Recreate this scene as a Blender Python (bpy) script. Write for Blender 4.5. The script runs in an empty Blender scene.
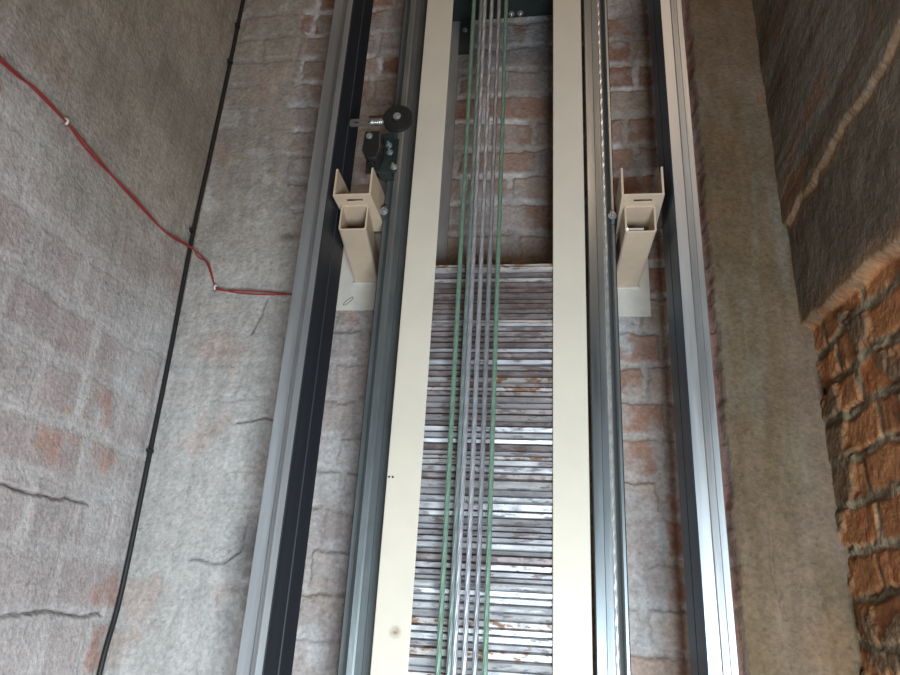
import bpy, bmesh, math, random
import numpy as np
from mathutils import Vector, Matrix

# ------------------------------------------------------------------ camera, world, light, exposure
scene = bpy.context.scene
COL = scene.collection
cam_data = bpy.data.cameras.new('camera')
cam = bpy.data.objects.new('camera', cam_data); COL.objects.link(cam)
cam_data.sensor_width = 36.0
cam_data.lens = 706.5 / 900 * 36.0
cam_data.clip_start = 0.02
_up = Vector((104, 1822, -706.5)).normalized()
_dy = Vector((104, -280, -706.5)); _dy = (_dy - _up * _dy.dot(_up)).normalized()
_dx = _dy.cross(_up)
cam.matrix_world = Matrix((_dx, _dy, _up)).to_4x4()
scene.camera = cam

world = bpy.data.worlds.new('world'); scene.world = world; world.use_nodes = True
world.node_tree.nodes['Background'].inputs[0].default_value = (0.60, 0.72, 0.85, 1)
world.node_tree.nodes['Background'].inputs[1].default_value = 0.6

def area(name, loc, aim, sx, sy, power, color):
    l = bpy.data.lights.new(name, 'AREA'); l.shape = 'RECTANGLE'; l.size = sx; l.size_y = sy
    l.energy = power; l.color = color
    o = bpy.data.objects.new(name, l); COL.objects.link(o); o.location = loc
    o.rotation_euler = (Vector(aim) - Vector(loc)).to_track_quat('-Z', 'Y').to_euler()
    return o
# daylight coming in through the landing doorway behind and below the camera
area('doorway_daylight', (0.36, -0.36, -0.80), (0.0, 1.60, -1.45), 0.55, 1.2, 103, (0.77, 0.92, 1.0))
# added weaker, warmer lamp in an unseen upper doorway, to warm the top
area('added_upper_glow', (0.31, -0.36, 2.35), (0.0, 1.60, 1.6), 0.58, 0.95, 9, (1.0, 0.70, 0.46))

scene.view_settings.view_transform = 'Standard'
scene.view_settings.look = 'None'
scene.view_settings.gamma = 1.0
scene.view_settings.use_curve_mapping = False
scene.view_settings.exposure = 0.0

random.seed(7)
XL, XR, YB, YF = -1.016, 0.584, 1.663, -0.30
ZB, ZT = -1.9, 3.3

# ------------------------------------------------------------------ materials
def mat(name, color, rough=0.6, metal=0.0, nscale=40, namt=0.12, bump=0.0, bscale=None, stretch=(1, 1, 1),
        dirt=None, dirt_scale=12, dirt_thr=0.6, attr=None, rvar=0.0, spec=0.5, rand=False):
    m = bpy.data.materials.new(name); m.use_nodes = True
    nt = m.node_tree; N = nt.nodes; Lk = nt.links
    b = N['Principled BSDF']
    b.inputs['Roughness'].default_value = rough; b.inputs['Metallic'].default_value = metal
    b.inputs['Specular IOR Level'].default_value = spec
    tc = N.new('ShaderNodeTexCoord'); mp = N.new('ShaderNodeMapping'); mp.inputs['Scale'].default_value = stretch
    Lk.new(tc.outputs['Object'], mp.inputs['Vector'])
    no = N.new('ShaderNodeTexNoise'); no.inputs['Scale'].default_value = nscale; no.inputs['Detail'].default_value = 6
    no.inputs['Roughness'].default_value = 0.65
    Lk.new(mp.outputs[0], no.inputs['Vector'])
    mr = N.new('ShaderNodeMapRange'); mr.inputs[1].default_value = 0.25; mr.inputs[2].default_value = 0.75
    mr.inputs[3].default_value = 1 - namt; mr.inputs[4].default_value = 1 + namt
    Lk.new(no.outputs[0], mr.inputs[0])
    mul = N.new('ShaderNodeVectorMath'); mul.operation = 'SCALE'
    if attr:
        at = N.new('ShaderNodeAttribute'); at.attribute_name = attr
        Lk.new(at.outputs['Color'], mul.inputs[0])
    else:
        mul.inputs[0].default_value = color[:3]
    Lk.new(mr.outputs[0], mul.inputs['Scale'])
    out = mul.outputs[0]
    if dirt:
        n2 = N.new('ShaderNodeTexNoise'); n2.inputs['Scale'].default_value = dirt_scale; n2.inputs['Detail'].default_value = 8
        n2.inputs['Roughness'].default_value = 0.7
        Lk.new(mp.outputs[0], n2.inputs['Vector'])
        r2 = N.new('ShaderNodeMapRange'); r2.inputs[1].default_value = dirt_thr; r2.inputs[2].default_value = dirt_thr + (0.06 if rand else 0.12)
        Lk.new(n2.outputs[0], r2.inputs[0])
        mx = N.new('ShaderNodeMix'); mx.data_type = 'RGBA'
        Lk.new(r2.outputs[0], mx.inputs[0]); Lk.new(out, mx.inputs[6]); mx.inputs[7].default_value = (*dirt, 1)
        out = mx.outputs[2]
        if metal > 0.3:
            mm = N.new('ShaderNodeMapRange'); mm.inputs[3].default_value = metal; mm.inputs[4].default_value = 0.05
            Lk.new(r2.outputs[0], mm.inputs[0]); Lk.new(mm.outputs[0], b.inputs['Metallic'])
        if rand:
            oi = N.new('ShaderNodeObjectInfo'); ad = N.new('ShaderNodeVectorMath'); ad.operation = 'SCALE'
            ad.inputs[0].default_value = (13.7, 5.1, 9.3); Lk.new(oi.outputs['Random'], ad.inputs['Scale'])
            Lk.new(ad.outputs[0], mp.inputs['Location'])
    Lk.new(out, b.inputs['Base Color'])
    if rvar:
        rr = N.new('ShaderNodeMapRange'); rr.inputs[1].default_value = 0.3; rr.inputs[2].default_value = 0.7
        rr.inputs[3].default_value = max(0.05, rough - rvar); rr.inputs[4].default_value = min(1, rough + rvar)
        Lk.new(no.outputs[0], rr.inputs[0]); Lk.new(rr.outputs[0], b.inputs['Roughness'])
    if bump:
        bn = N.new('ShaderNodeTexNoise'); bn.inputs['Scale'].default_value = bscale or nscale * 2; bn.inputs['Detail'].default_value = 5
        Lk.new(mp.outputs[0], bn.inputs['Vector'])
        bp = N.new('ShaderNodeBump'); bp.inputs['Strength'].default_value = 1.0; bp.inputs['Distance'].default_value = bump
        Lk.new(bn.outputs[0], bp.inputs['Height']); Lk.new(bp.outputs[0], b.inputs['Normal'])
    return m

M_wall = mat('worn_masonry', (0.4,) * 3, 0.92, 0, 95, 0.30, 0.0030, 130, attr='Col', spec=0.2)
M_conc = mat('rough_concrete', (0.22, 0.20, 0.18), 0.95, 0, 12, 0.25, 0.004, 60)
M_cream = mat('cream_powder_coat', (0.61, 0.55, 0.46), 0.45, 0, 8, 0.05, 0.0003, 60, dirt=(0.40, 0.32, 0.22), dirt_scale=7, dirt_thr=0.70)
def stain(m, p, radius, col):
    nt = m.node_tree; N = nt.nodes; Lk = nt.links; b = N['Principled BSDF']
    src = b.inputs['Base Color'].links[0].from_socket
    tc = N.new('ShaderNodeTexCoord'); no = N.new('ShaderNodeTexNoise'); no.inputs['Scale'].default_value = 160; no.inputs['Detail'].default_value = 4
    d = N.new('ShaderNodeVectorMath'); d.operation = 'DISTANCE'; d.inputs[1].default_value = p
    Lk.new(tc.outputs['Object'], d.inputs[0]); Lk.new(tc.outputs['Object'], no.inputs['Vector'])
    mr = N.new('ShaderNodeMapRange'); mr.inputs[1].default_value = 0; mr.inputs[2].default_value = radius; mr.inputs[3].default_value = 1; mr.inputs[4].default_value = 0
    Lk.new(d.outputs['Value'], mr.inputs[0])
    mu = N.new('ShaderNodeMath'); mu.operation = 'MULTIPLY'; mu.use_clamp = True; Lk.new(mr.outputs[0], mu.inputs[0]); Lk.new(no.outputs[0], mu.inputs[1])
    m2 = N.new('ShaderNodeMath'); m2.operation = 'MULTIPLY'; m2.use_clamp = True; m2.inputs[1].default_value = 1.8; Lk.new(mu.outputs[0], m2.inputs[0])
    mx = N.new('ShaderNodeMix'); mx.data_type = 'RGBA'; Lk.new(m2.outputs[0], mx.inputs[0]); Lk.new(src, mx.inputs[6]); mx.inputs[7].default_value = (*col, 1)
    Lk.new(mx.outputs[2], b.inputs['Base Color'])
stain(M_cream, (-0.162, -0.074, 0.198), 0.014, (0.22, 0.15, 0.09))
M_cream2 = mat('beige_bracket_paint', (0.60, 0.46, 0.34), 0.5, 0, 25, 0.08, 0.0004, 90)
M_plate = mat('wall_plate_paint', (0.58, 0.53, 0.47), 0.6, 0, 30, 0.12, 0.0004, 90)
M_steel = mat('rail_steel', (0.52, 0.545, 0.57), 0.44, 0.80, 30, 0.18, 0.0002, 200, stretch=(1, 1, 0.06), rvar=0.1)
M_steel2 = mat('oiled_rail_steel', (0.27, 0.30, 0.32), 0.40, 0.85, 30, 0.18, 0.0002, 200, stretch=(1, 1, 0.06), rvar=0.1)
M_dark = mat('dark_rail_face', (0.030, 0.035, 0.045), 0.5, 0.2, 30, 0.3, 0.0002, 200, stretch=(1, 1, 0.06))
M_dark2 = mat('blue_black_rail_face', (0.028, 0.055, 0.085), 0.42, 0.3, 30, 0.3, 0.0002, 200, stretch=(1, 1, 0.06))
M_grey = mat('grey_coated_rail', (0.14, 0.155, 0.16), 0.45, 0.6, 60, 0.25, 0.0002, 200, stretch=(1, 1, 0.15))
M_grey2 = mat('shaded_grey_flange', (0.22, 0.205, 0.20), 0.6, 0.1, 40, 0.2, 0.0003, 90, stretch=(1, 1, 0.3))  # darker grey carries the shade inside the channel
M_green_dark = mat('dark_green_steel', (0.022, 0.032, 0.029), 0.5, 0.1, 25, 0.3, 0.0004, 90)
M_black = mat('black_rubber', (0.012, 0.012, 0.013), 0.5, 0, 60, 0.2)
M_blackmetal = mat('black_switch_housing', (0.018, 0.018, 0.019), 0.4, 0.1, 60, 0.2)
M_zinc = mat('zinc_plated_steel', (0.62, 0.62, 0.62), 0.3, 0.9, 80, 0.15)
M_dullzinc = mat('dull_zinc', (0.40, 0.40, 0.40), 0.5, 0.7, 80, 0.15)
M_red = mat('red_wire_insulation', (0.30, 0.035, 0.035), 0.5, 0, 50, 0.15)
M_white = mat('white_plastic', (0.8, 0.76, 0.72), 0.5, 0, 50, 0.05)
M_pencil = mat('pencil_mark', (0.14, 0.13, 0.12), 0.8, 0, 50, 0.1)
def rope_mat(name, c, metal=0.6, rough=0.42, dirt=None):
    return mat(name, c, rough, metal, 90, 0.25, dirt=dirt, dirt_scale=30, dirt_thr=0.55)
M_ropeg = rope_mat('green_marked_wire_rope', (0.15, 0.235, 0.18), 0.2, 0.45)
M_ropegg = rope_mat('grey_green_wire_rope', (0.20, 0.24, 0.23), 0.4, 0.4, dirt=(0.15, 0.26, 0.18))
M_rope = rope_mat('grey_wire_rope', (0.42, 0.43, 0.47))
M_rope2 = rope_mat('dark_wire_rope', (0.32, 0.33, 0.36))
M_gov = rope_mat('bright_wire_rope', (0.75, 0.78, 0.80), 0.8, 0.3)
P_MATS = [
    mat('oxidised_plate_steel', (0.20, 0.165, 0.165), 0.5, 0.45, 26, 0.45, 0.0005, 60, stretch=(0.5, 1, 1.6), dirt=(0.10, 0.07, 0.065), dirt_scale=60, dirt_thr=0.50, rvar=0.15, rand=True),
    mat('bright_cut_plate_steel', (0.58, 0.58, 0.60), 0.42, 0.6, 30, 0.3, 0.0005, 60, stretch=(0.35, 1, 1.6), dirt=(0.17, 0.15, 0.16), dirt_scale=55, dirt_thr=0.55, rvar=0.12, rand=True),
    mat('grey_plate_steel', (0.36, 0.35, 0.37), 0.45, 0.5, 26, 0.4, 0.0005, 60, stretch=(0.35, 1, 1.6), dirt=(0.15, 0.12, 0.12), dirt_scale=60, dirt_thr=0.53, rvar=0.12, rand=True),
    mat('rust_spotted_plate_steel', (0.45, 0.43, 0.43), 0.5, 0.4, 30, 0.4, 0.0005, 60, stretch=(0.6, 1, 1.3), dirt=(0.20, 0.095, 0.05), dirt_scale=50, dirt_thr=0.50, rvar=0.12, rand=True),
]

# ------------------------------------------------------------------ helpers
def tag(o, label=None, cat=None, group=None, kind=None):
    if label: o['label'] = label
    if cat: o['category'] = cat
    if group: o['group'] = group
    if kind: o['kind'] = kind
    return o
def empty(name, loc=(0, 0, 0), rot=(0, 0, 0)):
    o = bpy.data.objects.new(name, None); COL.objects.link(o); o.location = loc; o.rotation_euler = rot
    o.empty_display_size = 0.05
    return o
def link(name, bm, m, parent=None, loc=(0, 0, 0), smooth=False, bevel=0.0, segs=2):
    bmesh.ops.recalc_face_normals(bm, faces=bm.faces)
    me = bpy.data.meshes.new(name); bm.to_mesh(me); bm.free()
    me.materials.append(m)
    if smooth:
        for p in me.polygons: p.use_smooth = True
    o = bpy.data.objects.new(name, me); COL.objects.link(o); o.location = loc
    if parent: o.parent = parent
    if bevel:
        md = o.modifiers.new('bevel', 'BEVEL'); md.width = bevel; md.segments = segs; md.limit_method = 'ANGLE'
        md.angle_limit = math.radians(40)
    return o
def box(bm, x0, x1, y0, y1, z0, z1, mi=0):
    v = [bm.verts.new(p) for p in [(x0, y0, z0), (x1, y0, z0), (x1, y1, z0), (x0, y1, z0), (x0, y0, z1), (x1, y0, z1), (x1, y1, z1), (x0, y1, z1)]]
    for f in [(0, 3, 2, 1), (4, 5, 6, 7), (0, 1, 5, 4), (1, 2, 6, 5), (2, 3, 7, 6), (3, 0, 4, 7)]:
        bm.faces.new([v[i] for i in f]).material_index = mi
def boxes(*bs):
    bm = bmesh.new()
    for b in bs: box(bm, *b)
    return bm
def prism(pts, a0, a1, axis='z'):
    """closed outline extruded along an axis; pts are the two other coordinates"""
    bm = bmesh.new()
    def P(p, a):
        return {'z': (p[0], p[1], a), 'y': (p[0], a, p[1]), 'x': (a, p[0], p[1])}[axis]
    lo = [bm.verts.new(P(p, a0)) for p in pts]; hi = [bm.verts.new(P(p, a1)) for p in pts]
    n = len(pts)
    for i in range(n): bm.faces.new((lo[i], lo[(i + 1) % n], hi[(i + 1) % n], hi[i]))
    bm.faces.new(lo[::-1]); bm.faces.new(hi)
    return bm
def cyl(bm, c, r, h, axis='y', seg=24, r2=None):
    rot = {'z': Matrix.Identity(4), 'y': Matrix.Rotation(-math.pi / 2, 4, 'X'), 'x': Matrix.Rotation(math.pi / 2, 4, 'Y')}[axis]
    bmesh.ops.create_cone(bm, cap_ends=True, segments=seg, radius1=r, radius2=r if r2 is None else r2, depth=h,
                          matrix=Matrix.Translation(c) @ rot)
def tube(path, r, seg=8, closed=False):
    bm = bmesh.new(); rings = []
    P = [Vector(p) for p in path]; n = len(P)
    prev = None
    for i, p in enumerate(P):
        a = P[(i - 1) % n] if closed or i > 0 else P[0]; b = P[(i + 1) % n] if closed or i < n - 1 else P[-1]
        t = (b - a).normalized()
        if prev is None:
            prev = t.orthogonal().normalized()
        prev = (prev - t * prev.dot(t)).normalized(); q = t.cross(prev)
        rings.append([bm.verts.new(p + (prev * math.cos(k * 2 * math.pi / seg) + q * math.sin(k * 2 * math.pi / seg)) * r) for k in range(seg)])
    for i in range(n if closed else n - 1):
        A, B = rings[i], rings[(i + 1) % n]
        for k in range(seg): bm.faces.new((A[k], A[(k + 1) % seg], B[(k + 1) % seg], B[k]))
    if not closed:
        bm.faces.new(rings[0][::-1]); bm.faces.new(rings[-1])
    return bm
def spline(pts, n=12):
    P = [Vector(p) for p in pts]; out = []
    for i in range(len(P) - 1):
        p0 = P[max(i - 1, 0)]; p1 = P[i]; p2 = P[i + 1]; p3 = P[min(i + 2, len(P) - 1)]
        for k in range(n):
            t = k / n
            out.append(0.5 * ((2 * p1) + (p2 - p0) * t + (2 * p0 - 5 * p1 + 4 * p2 - p3) * t * t + (3 * p1 - p0 - 3 * p2 + p3) * t ** 3))
    out.append(P[-1]); return out
def hexbolt(r=0.008, h=0.006, stud=0.0, axis='y', sgn=-1):
    bm = bmesh.new()
    off = {'x': Vector((1, 0, 0)), 'y': Vector((0, 1, 0)), 'z': Vector((0, 0, 1))}[axis] * sgn
    cyl(bm, off * 0.001, r * 1.4, 0.002, axis, 24)
    cyl(bm, off * (0.002 + h / 2), r, h, axis, 6)
    if stud: cyl(bm, off * (0.002 + h + stud / 2), r * 0.5, stud, axis, 16)
    return bm

# ------------------------------------------------------------------ masonry height fields
def _hash(ix, iy, seed):
    n = (ix.astype(np.int64) * 374761393 + iy.astype(np.int64) * 668265263 + seed * 974634777) & 0xffffffff
    n = ((n ^ (n >> 13)) * 1274126177) & 0xffffffff
    return ((n ^ (n >> 16)) & 0xffff) / 65535.0
def vnoise(x, y, seed):
    ix = np.floor(x); iy = np.floor(y); fx = x - ix; fy = y - iy
    fx = fx * fx * (3 - 2 * fx); fy = fy * fy * (3 - 2 * fy)
    a = _hash(ix, iy, seed); b = _hash(ix + 1, iy, seed); c = _hash(ix, iy + 1, seed); d = _hash(ix + 1, iy + 1, seed)
    return a + (b - a) * fx + (c - a) * fy + (a - b - c + d) * fx * fy
def fbm(x, y, f, seed, o=4):
    s = 0; amp = 1; t = 0
    for k in range(o):
        s = s + amp * vnoise(x * f * 2 ** k + 17.3 * k, y * f * 2 ** k + 5.1 * k, seed + k * 31); t += amp; amp *= 0.55
    return s / t - 0.5
def sst(a, b, x):
    t = np.clip((x - a) / (b - a), 0, 1); return t * t * (3 - 2 * t)
def bricks(u, z, seed, L=0.235, H=0.082, m=0.012, warp=0.008, z0=0.0):
    uu = u + warp * 2 * fbm(u, z, 7, seed); zz = z - z0 + warp * 2 * fbm(u, z, 5, seed + 9)
    row = np.floor(zz / H); odd = np.mod(row, 2)
    Lr = np.where(odd > 0.5, L * 0.52, L)
    cc = uu / Lr + _hash(row, row * 0, seed + 5)
    col = np.floor(cc); fu = (cc - col) * Lr; fz = (zz / H - row) * H
    d = np.minimum(np.minimum(fu, Lr - fu), np.minimum(fz, H - fz)) - m / 2 + 0.014 * fbm(u, z, 38, seed + 3, 4)
    return sst(-0.002, 0.006, d), _hash(row, col, seed + 1), _hash(row, col, seed + 2), d
def seg_dist(u, z, pts, wob=0.01, seed=3):
    u = u + wob * 2 * fbm(u, z, 7, seed, 3); z = z + wob * 2 * fbm(u, z, 8, seed + 1, 3) + 0.012 * fbm(u, z, 26, seed + 2, 3)
    d = np.full(u.shape, 9.0)
    for (a, b), (c, e) in zip(pts[:-1], pts[1:]):
        vx, vz = c - a, e - b; L2 = vx * vx + vz * vz
        t = np.clip(((u - a) * vx + (z - b) * vz) / L2, 0, 1)
        d = np.minimum(d, np.hypot(u - a - t * vx, z - b - t * vz))
    return d
def blotch(c, u, z, s):
    f = 1 + 0.34 * fbm(u, z, 4.5, s, 6) + 0.26 * fbm(u, z, 28, s + 7, 4) + 0.30 * fbm(u * 9, z * 1.3, 6, s + 11, 3)
    sp = sst(0.25, 0.33, fbm(u, z, 75, s + 13, 3))
    return c * (f * (1 - 0.25 * sp))[..., None]
def mixc(a, b, t): return a + (b - a) * t[..., None]
C3 = lambda *c: np.array(c, float)
def coords(lo, f0, f1, hi, fine, coarse):
    a = np.arange(lo, f0, coarse) if lo < f0 else np.array([])
    c = np.arange(f1, hi, coarse) if hi > f1 else np.array([])
    return np.unique(np.round(np.concatenate([a, np.arange(f0, f1, fine), c, [f1, hi]]), 5))
def wall(name, axis, base, sign, us, zs, fn):
    U, Z = np.meshgrid(us, zs); h, c = fn(U, Z)
    n = U.size
    co = np.empty((n, 3), np.float32)
    if axis == 'y': co[:, 0] = U.ravel(); co[:, 1] = (base + sign * h).ravel()
    else: co[:, 1] = U.ravel(); co[:, 0] = (base + sign * h).ravel()
    co[:, 2] = Z.ravel()
    nu, nz = len(us), len(zs)
    i = np.arange(nu - 1)[None, :] + nu * np.arange(nz - 1)[:, None]
    q = np.stack([i, i + 1, i + nu + 1, i + nu], -1).reshape(-1, 4)
    flip = (axis == 'y' and sign > 0) or (axis == 'x' and sign < 0)
    if flip: q = q[:, ::-1]
    # solid body behind the surface
    u0, u1, z0, z1 = us[0], us[-1], zs[0], zs[-1]; b0, b1 = base - sign * 0.05, base - sign * 0.25
    bx = []
    for w in (b0, b1):
        for (uu, zz) in ((u0, z0), (u1, z0), (u1, z1), (u0, z1)):
            bx.append((uu, w, zz) if axis == 'y' else (w, uu, zz))
    co = np.vstack([co, np.array(bx, np.float32)])
    q = np.vstack([q, n + np.array([(0, 1, 2, 3), (4, 7, 6, 5), (0, 4, 5, 1), (1, 5, 6, 2), (2, 6, 7, 3), (3, 7, 4, 0)])])
    me = bpy.data.meshes.new(name)
    me.vertices.add(len(co)); me.vertices.foreach_set('co', co.ravel())
    me.loops.add(q.size); me.loops.foreach_set('vertex_index', q.astype(np.int32).ravel())
    me.polygons.add(len(q)); me.polygons.foreach_set('loop_start', np.arange(0, q.size, 4, dtype=np.int32))
    me.polygons.foreach_set('loop_total', np.full(len(q), 4, np.int32))
    me.polygons.foreach_set('use_smooth', np.ones(len(q), bool))
    me.update(calc_edges=True)
    at = me.color_attributes.new('Col', 'FLOAT_COLOR', 'POINT')
    rgba = np.ones((len(co), 4), np.float32); rgba[:n, :3] = np.clip(c.reshape(-1, 3), 0.01, 0.9); rgba[n:, :3] = 0.2
    at.data.foreach_set('color', rgba.ravel())
    me.materials.append(M_wall)
    o = bpy.data.objects.new(name, me); COL.objects.link(o); tag(o, kind='structure')
    return o

def back_fn(u, z):
    bm_, id1, id2, d = bricks(u, z, 11, L=0.25, H=0.092, m=0.016, z0=0.03, warp=0.014)
    big = fbm(u, z, 3, 40); med = fbm(u, z, 14, 41); fine = fbm(u, z, 60, 42, 3)
    hb = 0.004 + bm_ * (0.005 + 0.006 * id1) + 0.005 * med + 0.003 * fine
    cb = mixc(C3(.33, .215, .17), C3(.26, .14, .105), id2)
    cb = mixc(cb, C3(.37, .29, .25), sst(0.35, 0.8, id1))
    cb = mixc(cb, C3(.38, .33, .31), 0.6 * sst(0.0, 0.2, fbm(u, z, 18, 47)))
    cm = mixc(C3(.36, .31, .285), C3(.62, .59, .60), sst(-0.1, 0.25, fbm(u, z, 9, 45)) * sst(0.5, 1.3, z))
    c = mixc(cm, cb, bm_)
    # mortar slurry smeared over the bricks, heavier low on the wall
    smear = sst(0.02, 0.14, fbm(u, z, 6, 50, 5) + 0.05 + 0.20 * sst(0.9, 0.45, z) * sst(-0.1, -0.4, u) + 0.07 * sst(0.8, 0.2, z) - 0.01 - 0.05 * sst(0.0, 0.1, u))
    ragged = sst(0.0, 0.1, fbm(u, z, 11, 55) + 0.02)
    c = mixc(c, mixc(C3(.33, .29, .28), C3(.40, .38, .38), ragged), smear * 0.85)
    hb = hb + smear * 0.005 * (1 - 0.5 * bm_)
    # plaster left of the rails and the plastered pier on the right
    edgeL = -0.60 - 0.20 * sst(0.80, 1.25, z) + 0.05 * fbm(u, z, 9, 60, 5) * 2 + 0.03 * fbm(u, z, 3, 61)
    pl = sst(0.004, -0.004, u - edgeL)
    edgeR = 0.388 + 0.022 * fbm(u, z, 14, 62, 5) + 0.012 * fbm(u * 0, z, 5, 63)
    pr = sst(-0.003, 0.003, u - edgeR)
    cl = mixc(C3(.46, .435, .42), C3(.34, .30, .265), sst(0.4, 1.2, z + 0.6 * big))  # browner higher up: warm upper light put into the plaster colour
    cl = mixc(cl, C3(.49, .47, .455), 0.6 * sst(0.08, 0.25, med))
    cl = mixc(cl, C3(.44, .31, .26), 0.4 * sst(0.12, 0.22, fbm(u, z, 8, 66)))
    cr = mixc(C3(.145, .10, .060), C3(.175, .12, .085), sst(-0.15, 0.15, fbm(u * 3, z, 4, 67)))
    cr = mixc(cr, C3(.175, .145, .11), sst(0.0, 0.2, fbm(u * 3, z * 0.6, 5, 68)) * sst(0.1, 0.5, z * 0 + 0.5 - np.abs(z - 0.9) * 0.4))
    cr = mixc(cr, C3(.19, .10, .055), 0.35 * sst(0.15, 0.28, fbm(u, z, 7, 70)))
    cl = mixc(cl, C3(.22, .21, .21), 0.8 * sst(0.0, 0.16, fbm(u, z, 9, 76, 5)) * np.exp(-((u + 0.70) / 0.055) ** 2) * sst(0.75, 0.55, z))  # grey dirt left of the rail, with its shadow partly painted in
    cl = mixc(cl, C3(.13, .09, .075), 0.8 * np.exp(-(np.hypot((u + .735) / 0.03, (z - .955) / 0.012)) ** 2))
    hl = 0.016 + 0.006 * big + 0.004 * med + 0.0015 * fine
    hl = hl - 0.003 * (1 - bm_) * sst(-0.1, 0.2, big)
    hr = 0.040 + 0.004 * fbm(u * 4, z, 3, 71) + 0.003 * med + 0.0015 * fine
    for pts in ([(-0.80, 0.42), (-0.72, 0.43), (-0.66, 0.42)], [(-0.86, 0.08), (-0.77, 0.08), (-0.735, 0.11), (-0.73, 0.17)],
                [(-0.80, 0.66), (-0.78, 0.72), (-0.77, 0.76)], [(-0.66, 0.05), (-0.60, 0.05)],
                [(-0.70, 0.56), (-0.65, 0.62)]):
        k = np.exp(-(seg_dist(u, z, pts, 0.006) / 0.0027) ** 2)
        hl = hl - 0.010 * k; cl = mixc(cl, C3(.16, .14, .13), k * 0.7)
    for pts in ([(0.47, 0.02), (0.455, 0.12), (0.46, 0.2)],):
        k = np.exp(-(seg_dist(u, z, pts, 0.004) / 0.003) ** 2); hr = hr - 0.008 * k
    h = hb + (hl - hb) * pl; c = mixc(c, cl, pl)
    h = h + (hr - h) * pr; c = mixc(c, cr, pr)
    # red brick dust along the broken edge of the pier
    e = np.exp(-((u - edgeR + 0.008) / 0.014) ** 2) * (1 - pr)
    c = mixc(c, C3(.15, .06, .04), e * 0.85); h = h - 0.012 * e
    return h, blotch(c, u, z, 300)
def left_fn(u, z):
    bm_, id1, id2, d = bricks(u, z, 23, L=0.29, H=0.126, m=0.030, z0=-0.06, warp=0.020)
    big = fbm(u, z, 2.5, 80); med = fbm(u, z, 12, 81); fine = fbm(u, z, 60, 82, 3)
    film = sst(0.55, 1.05, z + 0.5 * big + 0.25 * (u - 1.3))           # smoother plaster film higher up; warm upper light put into its colour
    c0 = mixc(C3(.49, .455, .45), C3(.42, .355, .35), sst(-0.012, 0.020, d) * (0.2 + 0.8 * id2))
    c0 = mixc(c0, C3(.52, .51, .51), 0.7 * sst(0.0, 0.2, fbm(u, z, 6, 84, 5)))
    c0 = mixc(c0, C3(.43, .23, .17), 0.6 * sst(0.13, 0.24, fbm(u, z, 7, 85)) * sst(-0.01, 0.02, d))
    c1 = mixc(C3(.30, .26, .215), C3(.38, .33, .28), sst(-0.15, 0.2, fbm(u, z, 5, 86)))
    c1 = mixc(c1, C3(.33, .19, .145), 0.6 * sst(0.14, 0.26, fbm(u + 3, z, 5, 87)))
    c = mixc(c0, c1, film)
    h = 0.004 + bm_ * (0.0016 * (1 - 0.8 * film)) + 0.006 * big + 0.005 * med + 0.0015 * fine + 0.003 * (1 - film) * (id1 - .5)
    for pts in ([(1.10, 0.19), (1.19, 0.175), (1.36, 0.17), (1.46, 0.18)], [(1.25, -0.055), (1.4, -0.045), (1.6, -0.05)]):
        k = np.exp(-(seg_dist(u, z, pts, 0.008) / 0.0028) ** 2)
        h = h - 0.012 * k; c = mixc(c, C3(.15, .13, .12), k * 0.7)
    return h, blotch(c, u, z, 300)
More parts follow.
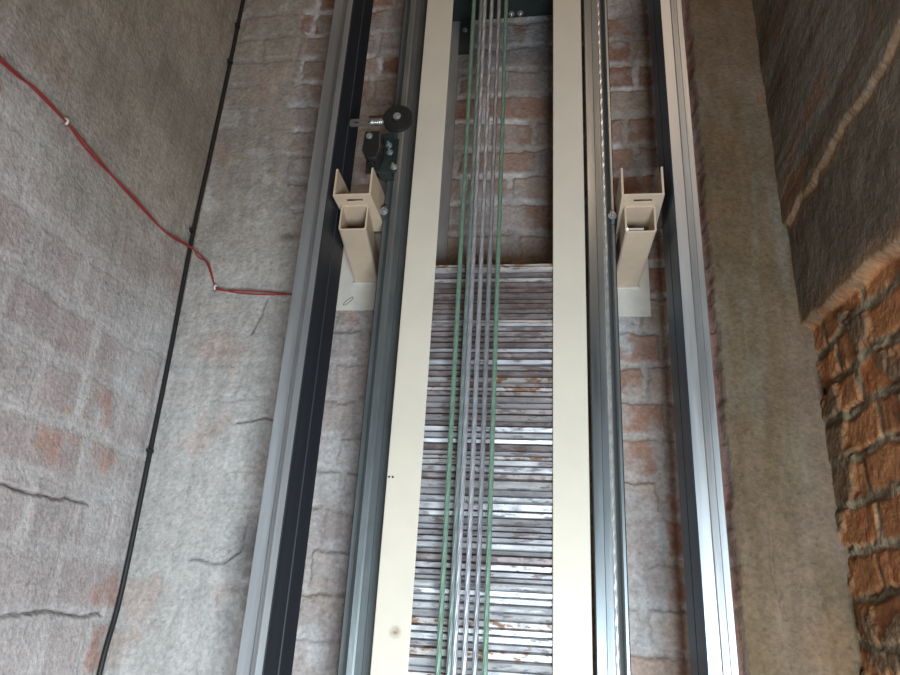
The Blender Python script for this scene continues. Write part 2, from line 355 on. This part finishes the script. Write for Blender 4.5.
def right_fn(u, z):
    bm_, id1, id2, d = bricks(u, z, 37, L=0.40, H=0.088, m=0.016, z0=-0.02, warp=0.020)
    big = fbm(u, z, 3, 90); med = fbm(u, z, 16, 91); fine = fbm(u, z, 70, 92, 3)
    hb = -0.003 + bm_ * (0.002 + 0.006 * id1) + 0.007 * med + 0.003 * fine - 0.008 * np.exp(-((d - 0.001) / 0.004) ** 2) * sst(-0.05, 0.1, fbm(u, z, 10, 110))
    hb = hb + (1 - bm_) * 0.006 * sst(0.0, 0.2, fbm(u, z, 9, 93))      # blobs of squeezed mortar
    cb = mixc(C3(.52, .22, .09), C3(.34, .145, .065), id2)
    cb = mixc(cb, C3(.42, .13, .05), 0.6 * sst(0.12, 0.25, fbm(u, z, 12, 94)))
    cm = mixc(C3(.24, .175, .11), C3(.38, .30, .20), sst(-0.1, 0.2, med))
    c = mixc(cm, cb, bm_)
    slur = sst(0.06, 0.14, fbm(u, z, 7, 95, 5) + 0.06 * sst(1.45, 1.6, u) + 0.0)
    c = mixc(c, C3(.17, .12, .075), slur * 0.85); hb = hb + slur * 0.008
    # plaster band with a broken lower edge, and a thicker upper layer with a second lip
    z1 = 0.662 + 0.10 * (u - 1.5) + 0.008 * fbm(u, z * 0, 12, 96, 3) * 2 + 0.020 * fbm(u, z, 16, 196, 3)
    zc = 1.655 + 0.03 * fbm(u, z, 8, 97, 5) * 2                          # plaster also turns down along the corner
    p1 = np.maximum(sst(-0.010, 0.008, z - z1), sst(-0.006, 0.006, u - zc))
    z2 = 0.936 + 0.008 * fbm(u, z * 0, 9, 98, 3) * 2 + 0.030 * fbm(u, z, 18, 198, 5)
    p2 = sst(-0.007, 0.007, z - z2)
    cp = mixc(C3(.155, .115, .085), C3(.21, .165, .12), sst(-0.15, 0.15, fbm(u, z, 8, 99)))
    cq = mixc(C3(.24, .205, .165), C3(.17, .13, .095), sst(-0.1, 0.15, fbm(u, z * 6, 3, 100)))
    cq = mixc(cq, C3(.34, .17, .09), 0.6 * sst(0.12, 0.24, fbm(u, z * 2, 6, 101)))
    lip = np.exp(-((z - z1 - 0.012) / 0.020) ** 2) + np.exp(-((z - z2 + 0.004) / 0.016) ** 2)
    cp = mixc(cp, C3(.27, .155, .085), np.clip(lip, 0, 1) * 0.85)  # light caught by the lips painted in as orange-brown
    cq = mixc(cq, C3(.26, .15, .08), np.exp(-((z - z2) / 0.014) ** 2) * 0.8 * sst(-0.2, 0.1, fbm(u, z, 20, 199)))  # same painted edge light on the upper layer, broken up by noise
    h1 = 0.030 + 0.006 * big + 0.005 * med + 0.002 * fine
    h2 = 0.040 + 0.006 * big + 0.008 * fbm(u, z * 4, 5, 102) + 0.002 * fine
    hh = hb + (h1 - hb) * p1; c = mixc(c, cp, p1)
    hh = hh + (h2 - hh) * p2; c = mixc(c, cq, p2)
    return hh, blotch(c, u, z, 500)

zs = coords(ZB, -0.28, 2.0, ZT, 0.0036, 0.05)
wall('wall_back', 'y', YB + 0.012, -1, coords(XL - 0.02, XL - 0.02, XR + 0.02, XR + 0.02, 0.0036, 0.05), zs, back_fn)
wall('wall_left', 'x', XL, 1, coords(YF - 0.05, 0.80, YB + 0.03, YB + 0.03, 0.0036, 0.04), zs, left_fn)
wall('wall_right', 'x', XR + 0.02, -1, coords(YF - 0.05, 0.80, YB + 0.03, YB + 0.03, 0.0036, 0.04), zs, right_fn)
# landing side with its doorway, shaft roof slab and pit floor
DX0, DX1, DZ0, DZ1 = 0.02, 0.60, -1.55, -0.12
tag(link('wall_front', boxes((XL - .25, DX0, YF - .05, YF, ZB, ZT), (DX1, XR + .25, YF - .05, YF, ZB, ZT),
    (DX0, DX1, YF - .05, YF, ZB, DZ0), (DX0, DX1, YF - .05, YF, DZ1, 1.9), (DX0, DX1, YF - .05, YF, 2.8, ZT)), M_conc), kind='structure')  # upper opening added for the warm lamp
tag(link('ceiling', boxes((XL - .25, XR + .25, YF - .05, YB + .25, ZT, ZT + .15)), M_conc), kind='structure')
tag(link('floor', boxes((XL - .25, XR + .25, YF - .05, YB + .25, ZB - .15, ZB)), M_conc), kind='structure')

# ------------------------------------------------------------------ guide rails
def tee(xf, s, y0, y1, t, blade, bt):
    """T section: flange plate with its mounting face at x=xf, blade pointing along s"""
    yc = (y0 + y1) / 2
    X = lambda d: xf + s * d
    pts = [(X(0), y0 + .002), (X(.002), y0), (X(t - .003), y0), (X(t), y0 + .003),
           (X(t), yc - bt * .95), (X(t + .010), yc - bt * .62), (X(t + .014), yc - bt * .55), (X(t + .014 + (blade - t) * .30), yc - bt * .5),
           (X(t + .014 + (blade - t) * .33), yc - bt * .66), (X(blade - .002), yc - bt * .66), (X(blade), yc - bt * .5),
           (X(blade), yc + bt * .5), (X(blade - .002), yc + bt * .66), (X(t + .014 + (blade - t) * .33), yc + bt * .66),
           (X(t + .014 + (blade - t) * .30), yc + bt * .5), (X(t + .014), yc + bt * .55), (X(t + .010), yc + bt * .62), (X(t), yc + bt * .95),
           (X(t), y1 - .003), (X(t - .003), y1), (X(.002), y1), (X(0), y1 - .002),
           (X(0), yc + .004), (X(.0025), yc + .002), (X(.0025), yc - .002), (X(0), yc - .004)]
    return pts
RG = 'steel guide rails standing in front of the brick wall'
def rail(label, xf, s, y0, y1, t, blade, bt, m_face, m_in):
    o = link('guide_rail', prism(tee(xf, s, y0, y1, t, blade, bt), ZB, ZT), m_face)
    o.data.materials.append(m_in)
    for p in o.data.polygons:        # mounting face takes the darker second material
        if all(abs(o.data.vertices[v].co.x - xf) < 0.0027 for v in p.vertices): p.material_index = 1
    # hidden-side joint plate with its bolts, above the picture, joins two rail lengths
    tag(o, label, 'guide rail', RG)
    return o
rail('wide steel guide rail furthest left, grey blade and black inner face', -0.508, -1, 1.32, 1.475, 0.018, 0.079, 0.018, M_steel, M_dark)
rail('wide steel guide rail furthest right, bright blade and blue-black inner face', 0.247, 1, 1.315, 1.475, 0.026, 0.066, 0.018, M_steel, M_dark2)
rail('narrower dull grey guide rail directly left of the left cream upright', -0.411, 1, 1.45, 1.54, 0.010, 0.060, 0.016, M_grey, M_dark)
rail('narrower shiny guide rail directly right of the right cream upright', 0.141, -1, 1.47, 1.56, 0.010, 0.061, 0.016, M_steel2, M_dark)

# ------------------------------------------------------------------ counterweight frame
cwf = empty('counterweight_frame', (-0.135, 1.494, -0.24))
tag(cwf, 'cream painted counterweight frame with two tall channel uprights around the steel plates', 'lift counterweight frame')
def local(bm): bmesh.ops.translate(bm, verts=bm.verts, vec=-Vector(cwf.location)); return bm
def channel(x_out, s, y0, y1, w, t):
    X = lambda d: x_out + s * d
    return [(X(0), y0), (X(w), y0), (X(w), y0 + t), (X(t), y0 + t), (X(t), y1), (X(0), y1)]
CZ0, CZ1 = -0.24, 1.80
up1 = link('upright', local(prism(channel(-0.339, 1, 1.42, 1.567, 0.0715, 0.005), CZ0, CZ1)), M_cream, cwf, bevel=0.002)
up2 = link('upright', local(prism(channel(0.069, -1, 1.42, 1.567, 0.0715, 0.005), CZ0, CZ1)), M_cream, cwf, bevel=0.002)
for sx0, sx1 in ((-0.334, -0.2675), (-0.0025, 0.064)):
    q = link('rear_plate', local(boxes((sx0, sx1, 1.5612, 1.5670, CZ0, CZ1))), M_grey2, cwf); q['label'] = 'grey rear flange, shade in its colour'  # rear flange of the cream channel, its shade put into the grey
cross = link('crosshead', local(boxes((-0.333, 0.063, 1.426, 1.432, 1.60, 1.78), (-0.333, 0.063, 1.555, 1.561, 1.60, 1.78),
      (-0.333, 0.063, 1.4325, 1.5545, 1.60, 1.606))), M_green_dark, cwf)
cross['label'] = 'dark green crosshead beam'
for x, z in ((-0.095, 1.615), (-0.12, 1.618)):
    link('bolt', hexbolt(0.006, 0.005, 0.004, 'z', -1), M_zinc, cwf, Vector((x, 1.545, 1.600)) - Vector(cwf.location))
gus = link('gusset_plate', local(boxes((-0.268, -0.238, 1.553, 1.5605, 1.475, 1.60))), M_green_dark, cwf)
gus['label'] = 'dark green gusset plate'
link('bolt', hexbolt(0.005, 0.004, 0.0, 'y', -1), M_zinc, cwf, Vector((-0.252, 1.5525, 1.555)) - Vector(cwf.location))
for x in (-0.334, -0.3265):
    bm = bmesh.new(); cyl(bm, (x, 1.4197, 0.250), 0.0022, 0.0012, 'y', 12)
    q = link('rivet', local(bm), M_black, cwf); q['label'] = 'tiny black rivet'
link('bottom_beam', local(boxes((-0.333, 0.063, 1.426, 1.561, -0.24, -0.18))), M_green_dark, cwf, bevel=0.003)

# ------------------------------------------------------------------ filler plates
tops = []; z = 0.741
random.seed(21)
pattern = [9, 12, 11, 13, 14, 12, 10, 12, 13, 12, 14, 11]
i = 0; ths = []
while z > -0.165:
    t = pattern[i % 12] / 1000 + random.uniform(-0.002, 0.003)
    if i > 28: t += random.choice([0, 0, .001, .003])
    ths.append((z, t)); z -= t; i += 1
last = ths[-1]; ths[-1] = (last[0], last[0] + 0.18)
NP = len(ths)
def ordinal(n):
    ones = ['', 'first', 'second', 'third', 'fourth', 'fifth', 'sixth', 'seventh', 'eighth', 'ninth', 'tenth', 'eleventh', 'twelfth', 'thirteenth',
            'fourteenth', 'fifteenth', 'sixteenth', 'seventeenth', 'eighteenth', 'nineteenth']
    tens = {2: 'twent', 3: 'thirt', 4: 'fort', 5: 'fift', 6: 'sixt', 7: 'sevent', 8: 'eight', 9: 'ninet'}
    if n < 20: return ones[n]
    return tens[n // 10] + 'ieth' if n % 10 == 0 else tens[n // 10] + 'y-' + ones[n % 10]
words = ['dark brownish', 'bright silvery', 'mid grey', 'rust-spotted']
for k, (zt, t) in enumerate(ths):
    fr = k / NP
    w = [0.62, 0.12, 0.18, 0.08] if fr < .25 else ([0.35, 0.15, 0.35, 0.15] if fr < .45 else ([0.10, 0.45, 0.35, 0.10] if fr < .78 else [0.10, 0.33, 0.22, 0.35]))
    mi = random.choices(range(4), w)[0]
    if k in (1, 3): mi = 1
    bm = bmesh.new()
    nx = 60; x0, x1 = -0.333, 0.062; yf = 1.4262 + random.choice([0, .001, .002, .003, .004, .006, .009]); yb = 1.560
    tilt = random.uniform(-0.30, 0.25) * t
    rows = [(0.0060, 0.0004), (0.0, 0.16), (0, 0.5), (0.0, 0.80), (0.0050, 0.997)]
    grid = []
    for (dy, f) in rows:
        r = []
        for a in range(nx + 1):
            x = x0 + (x1 - x0) * a / nx
            wob = 0.0003 * math.sin(a * 0.35 + k * 2.1) + 0.0002 * math.sin(a * 0.9 + k)
            y = yf + dy * 1.5 + wob + tilt * (f - .5)
            r.append(bm.verts.new((x, max(y, 1.4256), -t + t * f)))
        grid.append(r)
    for g0, g1 in zip(grid[:-1], grid[1:]):
        for a in range(nx): bm.faces.new((g0[a], g0[a + 1], g1[a + 1], g1[a]))
    bl = [bm.verts.new((x0, yb, -t)), bm.verts.new((x1, yb, -t))]; tl = [bm.verts.new((x0, yb, -t * .003)), bm.verts.new((x1, yb, -t * .003))]
    bm.faces.new([bl[0], bl[1]] + grid[0][::-1]); bm.faces.new(grid[-1] + [tl[1], tl[0]])
    bm.faces.new([bl[0], tl[0], tl[1], bl[1]])
    bm.faces.new([g[0] for g in grid][::-1] + [bl[0], tl[0]][:0] + [bl[0], tl[0]]); bm.faces.new([g[-1] for g in grid] + [tl[1], bl[1]])
    o = link('filler_plate', bm, P_MATS[mi], None, (0, 0, zt))
    if k == 0: lab = words[mi] + ' steel weight plate lying topmost on the counterweight stack'
    else: lab = '%s steel weight plate, %s from the top of the counterweight stack' % (words[mi], ordinal(k + 1))
    tag(o, lab, 'weight plate', 'steel filler plates stacked between the cream uprights')

# ------------------------------------------------------------------ wire ropes
def rope_mesh(name, r, z0, z1, pitch=0.055, strands=6, step=0.004, seg=36):
    n = int((z1 - z0) / step) + 1; a = np.arange(seg) * 2 * np.pi / seg
    Z = np.linspace(z0, z1, n)
    ph = a[None, :] * strands - Z[:, None] / pitch * 2 * np.pi
    R = r * (0.80 + 0.26 * np.abs(np.cos(ph / 2)) ** 0.7)
    co = np.stack([R * np.cos(a)[None, :], R * np.sin(a)[None, :], np.repeat(Z[:, None], seg, 1)], -1).reshape(-1, 3)
    i = np.arange(n - 1)[:, None] * seg; j = np.arange(seg)[None, :]; j2 = (j + 1) % seg
    q = np.stack([i + j, i + j2, i + seg + j2, i + seg + j], -1).reshape(-1, 4)
    me = bpy.data.meshes.new(name)
    me.from_pydata(co.tolist(), [], q.tolist() + [list(range(seg))[::-1], list(range((n - 1) * seg, n * seg))])
    for p in me.polygons: p.use_smooth = True
    return me
def rope(name, x, y, r, m, label, cat, group=None, pitch=0.055):
    me = rope_mesh(name, r, ZB, ZT, pitch); me.materials.append(m)
    o = bpy.data.objects.new(name, me); COL.objects.link(o); o.location = (x, y, 0)
    return tag(o, label, cat, group)
G = 'suspension wire ropes in front of the counterweight'
RO = [(-0.2037, M_ropeg, 'pale green wire rope, leftmost of the ropes over the plates'),
      (-0.1849, M_ropegg, 'grey wire rope tinged green, second from the left over the plates'),
      (-0.1752, M_rope, 'grey wire rope touching the right side of the green-tinged rope'),
      (-0.1577, M_rope, 'grey wire rope standing alone third from the right over the plates'),
      (-0.1387, M_rope2, 'dark grey wire rope next to the rightmost green rope'),
      (-0.1207, M_ropeg, 'pale green wire rope, rightmost of the ropes over the plates')]
for k, (x, m, lab) in enumerate(RO):
    rope('wire_rope', x, 1.37 + 0.002 * (k % 2), 0.0048, m, lab, 'wire rope', G, 0.05 + 0.004 * (k % 3))
rope('governor_rope', 0.1105, 1.385, 0.0043, M_gov, 'bright thin twisted steel rope in front of the right-hand shiny rail', 'wire rope', None, 0.03)

# ------------------------------------------------------------------ brackets
def bracket(label, x, zt, yaw, right):
    """x: centre of tube at its front end; zt: top of the tube"""
    w = 0.066; t = 0.004; y0 = 1.378; y1 = YB - 0.004
    root = empty('rail_bracket', (x, y0, zt - w)); tag(root, label, 'rail bracket', 'cream steel brackets holding the guide rails')
    # square arm, open at the front
    bm = bmesh.new(); L = y1 - y0
    def ring(h, y, shift):
        r = h - 0.0; c = 0.006 if h > 0.031 else 0.003
        out = []
        for sx, sz in ((-1, -1), (1, -1), (1, 1), (-1, 1)):
            for q in range(4):
                a0 = {(-1, -1): math.pi, (1, -1): 1.5 * math.pi, (1, 1): 0, (-1, 1): .5 * math.pi}[(sx, sz)]
                a = a0 + q / 3 * math.pi / 2
                out.append(bm.verts.new((sx * (r - c) + c * math.cos(a) + shift, y, w / 2 + sz * (r - c) + c * math.sin(a))))
        return out
    sh = yaw * L
    A = ring(w / 2, 0, 0); B = ring(w / 2, L, sh); Ci = ring(w / 2 - t, 0, 0); Di = ring(w / 2 - t, L, sh)
    n = 16
    for a in range(n):
        b = (a + 1) % n
        bm.faces.new((A[a], A[b], B[b], B[a])); bm.faces.new((Ci[b], Ci[a], Di[a], Di[b]))
        bm.faces.new((A[b], A[a], Ci[a], Ci[b])); bm.faces.new((B[a], B[b], Di[b], Di[a]))
    link('bracket_arm', bm, M_cream2, root)
    # channel lying on the arm, open upwards, reaching further out, with a slot in its base
    cw = 0.0445; ct = 0.0045; ch = 0.071 if right else 0.073; yf = 1.336 - y0; yr = 1.50 - y0
    dx = 0.0025 if right else 0.003
    bm = bmesh.new()
    box(bm, -cw + dx, -cw + ct + dx, yf, yr, w, w + ch); box(bm, cw - ct + dx, cw + dx, yf, yr, w, w + ch)
    sx0, sx1, sy0, sy1 = -0.018, 0.021, 0.016, 0.030
    for (a, b, c, d) in ((-cw + ct, cw - ct, yf, yf + sy0), (-cw + ct, sx0, yf + sy0, yf + sy1), (sx1, cw - ct, yf + sy0, yf + sy1), (-cw + ct, cw - ct, yf + sy1, yr)):
        box(bm, a + dx, b + dx, c, d, w + .0002, w + ct)
    bmesh.ops.remove_doubles(bm, verts=bm.verts, dist=1e-5)
    link('clip_channel', bm, M_cream2, root)
    # wall plate and weld bead
    pl = link('wall_plate', boxes((sh - 0.075, sh + 0.060, L - 0.004, L + 0.004, -0.078, 0.15)), M_plate, root, bevel=0.001)
    pts = [(sh - w / 2 - .002, L - .005, -.001), (sh, L - .006, -.003), (sh + w / 2 + .002, L - .005, -.001)]
    link('weld_bead', tube(spline(pts, 8), 0.0042), M_plate, root, smooth=True)
    # bolts that clamp the rails to the channel sides
    for s in (-1, 1):
        for yb in (0.085, 0.115):
            b = link('bolt', hexbolt(0.0075, 0.004, 0.0, 'x', -s), M_zinc, root, (s * (cw - ct) + dx, yf + yb, w + 0.045))
    return root
bracket('left cream bracket arm below the black limit switch, between the left rails', -0.460, 0.8720, -0.13, False)
rb = bracket('right cream bracket arm between the right rails with bolt inside tube', 0.186, 0.8500, -0.03, True)
# clips holding the inner rails
def rail_clip(label, x, y, z, s):
    r = empty('rail_clip', (x, y, z)); tag(r, label, 'rail clip', 'forged clips on the inner guide rails')
    pts = [(0, 0, -.012), (0, 0, .012), (s * .004, 0, .016), (s * .012, 0, .016), (s * .012, 0, -.004), (s * .008, 0, -.012)]
    link('clip_body', prism([(p[0], p[2]) for p in pts], -0.008, 0.010, 'y'), M_grey, r)
    link('bolt', hexbolt(0.007, 0.005, 0.008, 'y', -1), M_dullzinc, r, (s * .006, -0.008, 0.0))
rail_clip('zinc bolted rail clip beside the left bracket channel', -0.4095, 1.438, 0.885, 1)
rail_clip('zinc bolted rail clip beside the right bracket channel', 0.1395, 1.458, 0.870, -1)
# spare bolt lying inside the right arm
b = empty('loose_bolt', (0.176, 1.395, 0.7955), (0, 0, 0)); tag(b, 'pale loose bolt lying inside the open end of right bracket tube', 'bolt')
bm = bmesh.new(); cyl(bm, (0.0, 0, 0.0045), 0.0042, 0.036, 'x', 16); link('shank', bm, M_white, b)
bm = bmesh.new(); cyl(bm, (-0.019, 0, 0.0045), 0.0085, 0.006, 'x', 6); link('bolt_head', bm, M_zinc, b)
# pencil loop on the left wall plate
loop = [(-0.540 + 0.011 * math.cos(a) + .006 * math.sin(a), YB - 0.0085, 0.752 + 0.010 * math.sin(a) + .006 * math.cos(a)) for a in [k * 2 * math.pi / 24 for k in range(24)]]
tag(link('pencil_loop', tube(loop, 0.0009, 6, True), M_pencil), 'small dark hand drawn loop on the left wall plate', 'pencil mark')

# ------------------------------------------------------------------ limit switch above the left bracket
sw = empty('limit_switch', (-0.415, 1.345, 0.945)); tag(sw, 'black roller limit switch mounted above the left cream bracket', 'limit switch')
def S(bm): bmesh.ops.translate(bm, verts=bm.verts, vec=-Vector(sw.location)); return bm
link('mounting_plate', S(boxes((-0.440, -0.378, 1.362, 1.368, 0.950, 1.060), (-0.410, -0.378, 1.368, 1.40, 0.95, 1.04))), M_green_dark, sw, bevel=0.001)
link('switch_body', S(prism([(-0.437, 1.035), (-0.440, 0.985), (-0.432, 0.966), (-0.424, 0.958), (-0.408, 0.958), (-0.401, 0.966), (-0.396, 0.985), (-0.399, 1.035)], 1.318, 1.360, 'y')),
     M_blackmetal, sw, bevel=0.003)
bm = bmesh.new(); cyl(bm, (-0.418, 1.335, 0.955), 0.009, 0.012, 'z', 20); link('cable_gland', S(bm), M_black, sw, smooth=False)
lever = link('lever_arm', S(prism([(-0.478, 1.057), (-0.478, 1.071), (-0.474, 1.074), (-0.425, 1.074), (-0.425, 1.069), (-0.468, 1.068), (-0.468, 1.062), (-0.425, 1.061), (-0.425, 1.056), (-0.474, 1.054)], 1.322, 1.326, 'y')), M_zinc, sw)
lever['label'] = 'silver slotted lever arm'
link('lever_arm', S(boxes((-0.425, -0.372, 1.325, 1.329, 1.060, 1.070))), M_zinc, sw, bevel=0.001)
bm = bmesh.new()
for k in range(6): cyl(bm, (-0.424 + k * 0.0045, 1.324, 1.064), 0.0095, 0.0028, 'x', 20)
cyl(bm, (-0.413, 1.324, 1.064), 0.0075, 0.03, 'x', 20)
link('ribbed_knob', S(bm), M_zinc, sw)
link('support_bracket', S(boxes((-0.438, -0.392, 1.335, 1.340, 1.072, 1.092), (-0.438, -0.392, 1.335, 1.36, 1.088, 1.092))), M_grey, sw, bevel=0.001)
bm = bmesh.new(); R = 0.035
c = Vector((-0.359, 1.312, 1.060))
cyl(bm, c, R, 0.012, 'y', 48); cyl(bm, c, R * .80, 0.015, 'y', 48); cyl(bm, c, R * .38, 0.020, 'y', 32)
wh = link('roller_wheel', S(bm), M_black, sw, bevel=0.001)
hub = link('axle_bolt', hexbolt(0.0065, 0.004, 0.0, 'y', -1), M_dullzinc, wh, c + Vector((0, -0.010, 0)) - Vector(sw.location))
for x, z in ((-0.425, 1.020), (-0.388, 1.024), (-0.384, 1.004), (-0.371, 0.962)):
    yy = 1.318 if x < -0.40 else 1.362
    link('bolt', hexbolt(0.0055, 0.004, 0.010 if x > -0.4 else 0, 'y', -1), M_dullzinc, sw, Vector((x, yy, z)) - Vector(sw.location))
link('side_strap', S(boxes((-0.378, -0.366, 1.364, 1.370, 0.952, 1.045))), M_green_dark, sw, bevel=0.001)
path = spline([(-0.418, 1.335, 0.9535), (-0.419, 1.347, 0.9530), (-0.425, 1.372, 0.957), (-0.440, 1.43, 1.0), (-0.450, 1.55, 1.06), (-0.452, 1.638, 1.15), (-0.452, 1.640, 1.5), (-0.452, 1.640, 2.4)], 8)
link('cable', S(tube(path, 0.0035)), M_black, sw, smooth=True)

# ------------------------------------------------------------------ cables on the left wall
cab = [(-0.996, 1.628, 3.2), (-0.998, 1.628, 2.4), (-0.998, 1.622, 1.80), (-0.999, 1.624, 1.57), (-0.997, 1.618, 1.23), (-0.996, 1.612, 0.94), (-0.997, 1.624, 0.58),
       (-0.998, 1.628, 0.34), (-0.997, 1.628, 0.0), (-0.996, 1.608, -0.175), (-0.996, 1.60, -0.6), (-0.996, 1.61, -1.89)]
bc = empty('black_cable', cab[-1]); tag(bc, 'long black cable running down the left corner of the shaft', 'cable')
def BC(bm): bmesh.ops.translate(bm, verts=bm.verts, vec=-Vector(bc.location)); return bm
link('cable_sheath', BC(tube(spline(cab, 10), 0.0062, 12)), M_black, bc, smooth=True)
for (x, y, z) in ((-0.997, 1.621, 1.555), (-0.997, 1.610, 0.950), (-0.998, 1.629, 0.333), (-0.998, 1.622, 1.70)):
    bm = bmesh.new(); cyl(bm, (x, y - .001, z), 0.0085, 0.008, 'z', 16); cyl(bm, (x + 0.002, y - 0.010, z), 0.0045, 0.012, 'x', 12)
    link('cable_clip', BC(bm), M_black, bc)

red = [(-1.000, 0.30, 0.90), (-1.000, 0.70, 0.893), (-1.000, 0.905, 0.895), (-1.000, 0.983, 0.904), (-0.999, 1.075, 0.901), (-0.999, 1.183, 0.889), (-0.999, 1.344, 0.883),
       (-0.997, 1.487, 0.877), (-0.987, 1.602, 0.894), (-0.978, 1.636, 0.885), (-0.950, 1.640, 0.862), (-0.918, 1.641, 0.793), (-0.912, 1.641, 0.786), (-0.848, 1.642, 0.777),
       (-0.704, 1.645, 0.769), (-0.66, 1.646, 0.769)]
def strand(ph):
    P = spline(red, 14); out = []
    for k, p in enumerate(P):
        gap = 0.0024 * (1 + 0.9 * max(0, math.sin(k * 0.11)))
        a = k * 0.16 + ph
        out.append(p + Vector((0.5 * gap * math.cos(a), 0, gap * math.sin(a))))
    return out
rw = empty('red_wire_pair', red[0]); tag(rw, 'thin red twin wire sagging across the left plaster wall to the rail', 'wire')
for ph in (0, math.pi):
    bm = tube(strand(ph), 0.0021, 8); bmesh.ops.translate(bm, verts=bm.verts, vec=-Vector(red[0]))
    link('wire_strand', bm, M_red, rw, smooth=True)
def saddle(label, p, nx):
    r = empty('wire_clip', p); tag(r, label, 'cable clip', 'white plastic clips pinning the red wire')
    arc = []
    for k in range(11):
        a = -0.4 + k / 10 * (math.pi + .8)
        d = (0.008 * math.cos(a), 0.007 * math.sin(a))
        arc.append(Vector((d[1] * nx[0], d[1] * nx[1], 0)) + Vector((0, 0, d[0])))
    link('clip_hook', tube(arc, 0.0026, 8), M_white, r, smooth=True)
    bm = bmesh.new(); cyl(bm, Vector((nx[0] * .002, nx[1] * .002, -0.010)), 0.0035, 0.008, 'x' if nx[0] else 'y', 12)
    link('nail_head', bm, M_zinc, r)
saddle('white clip on red wire at the upper left wall', (-1.001, 1.075, 0.900), (1, 0))
saddle('white clip where the red wire bends flat towards the left rail', (-0.915, 1.643, 0.789), (0, -1))
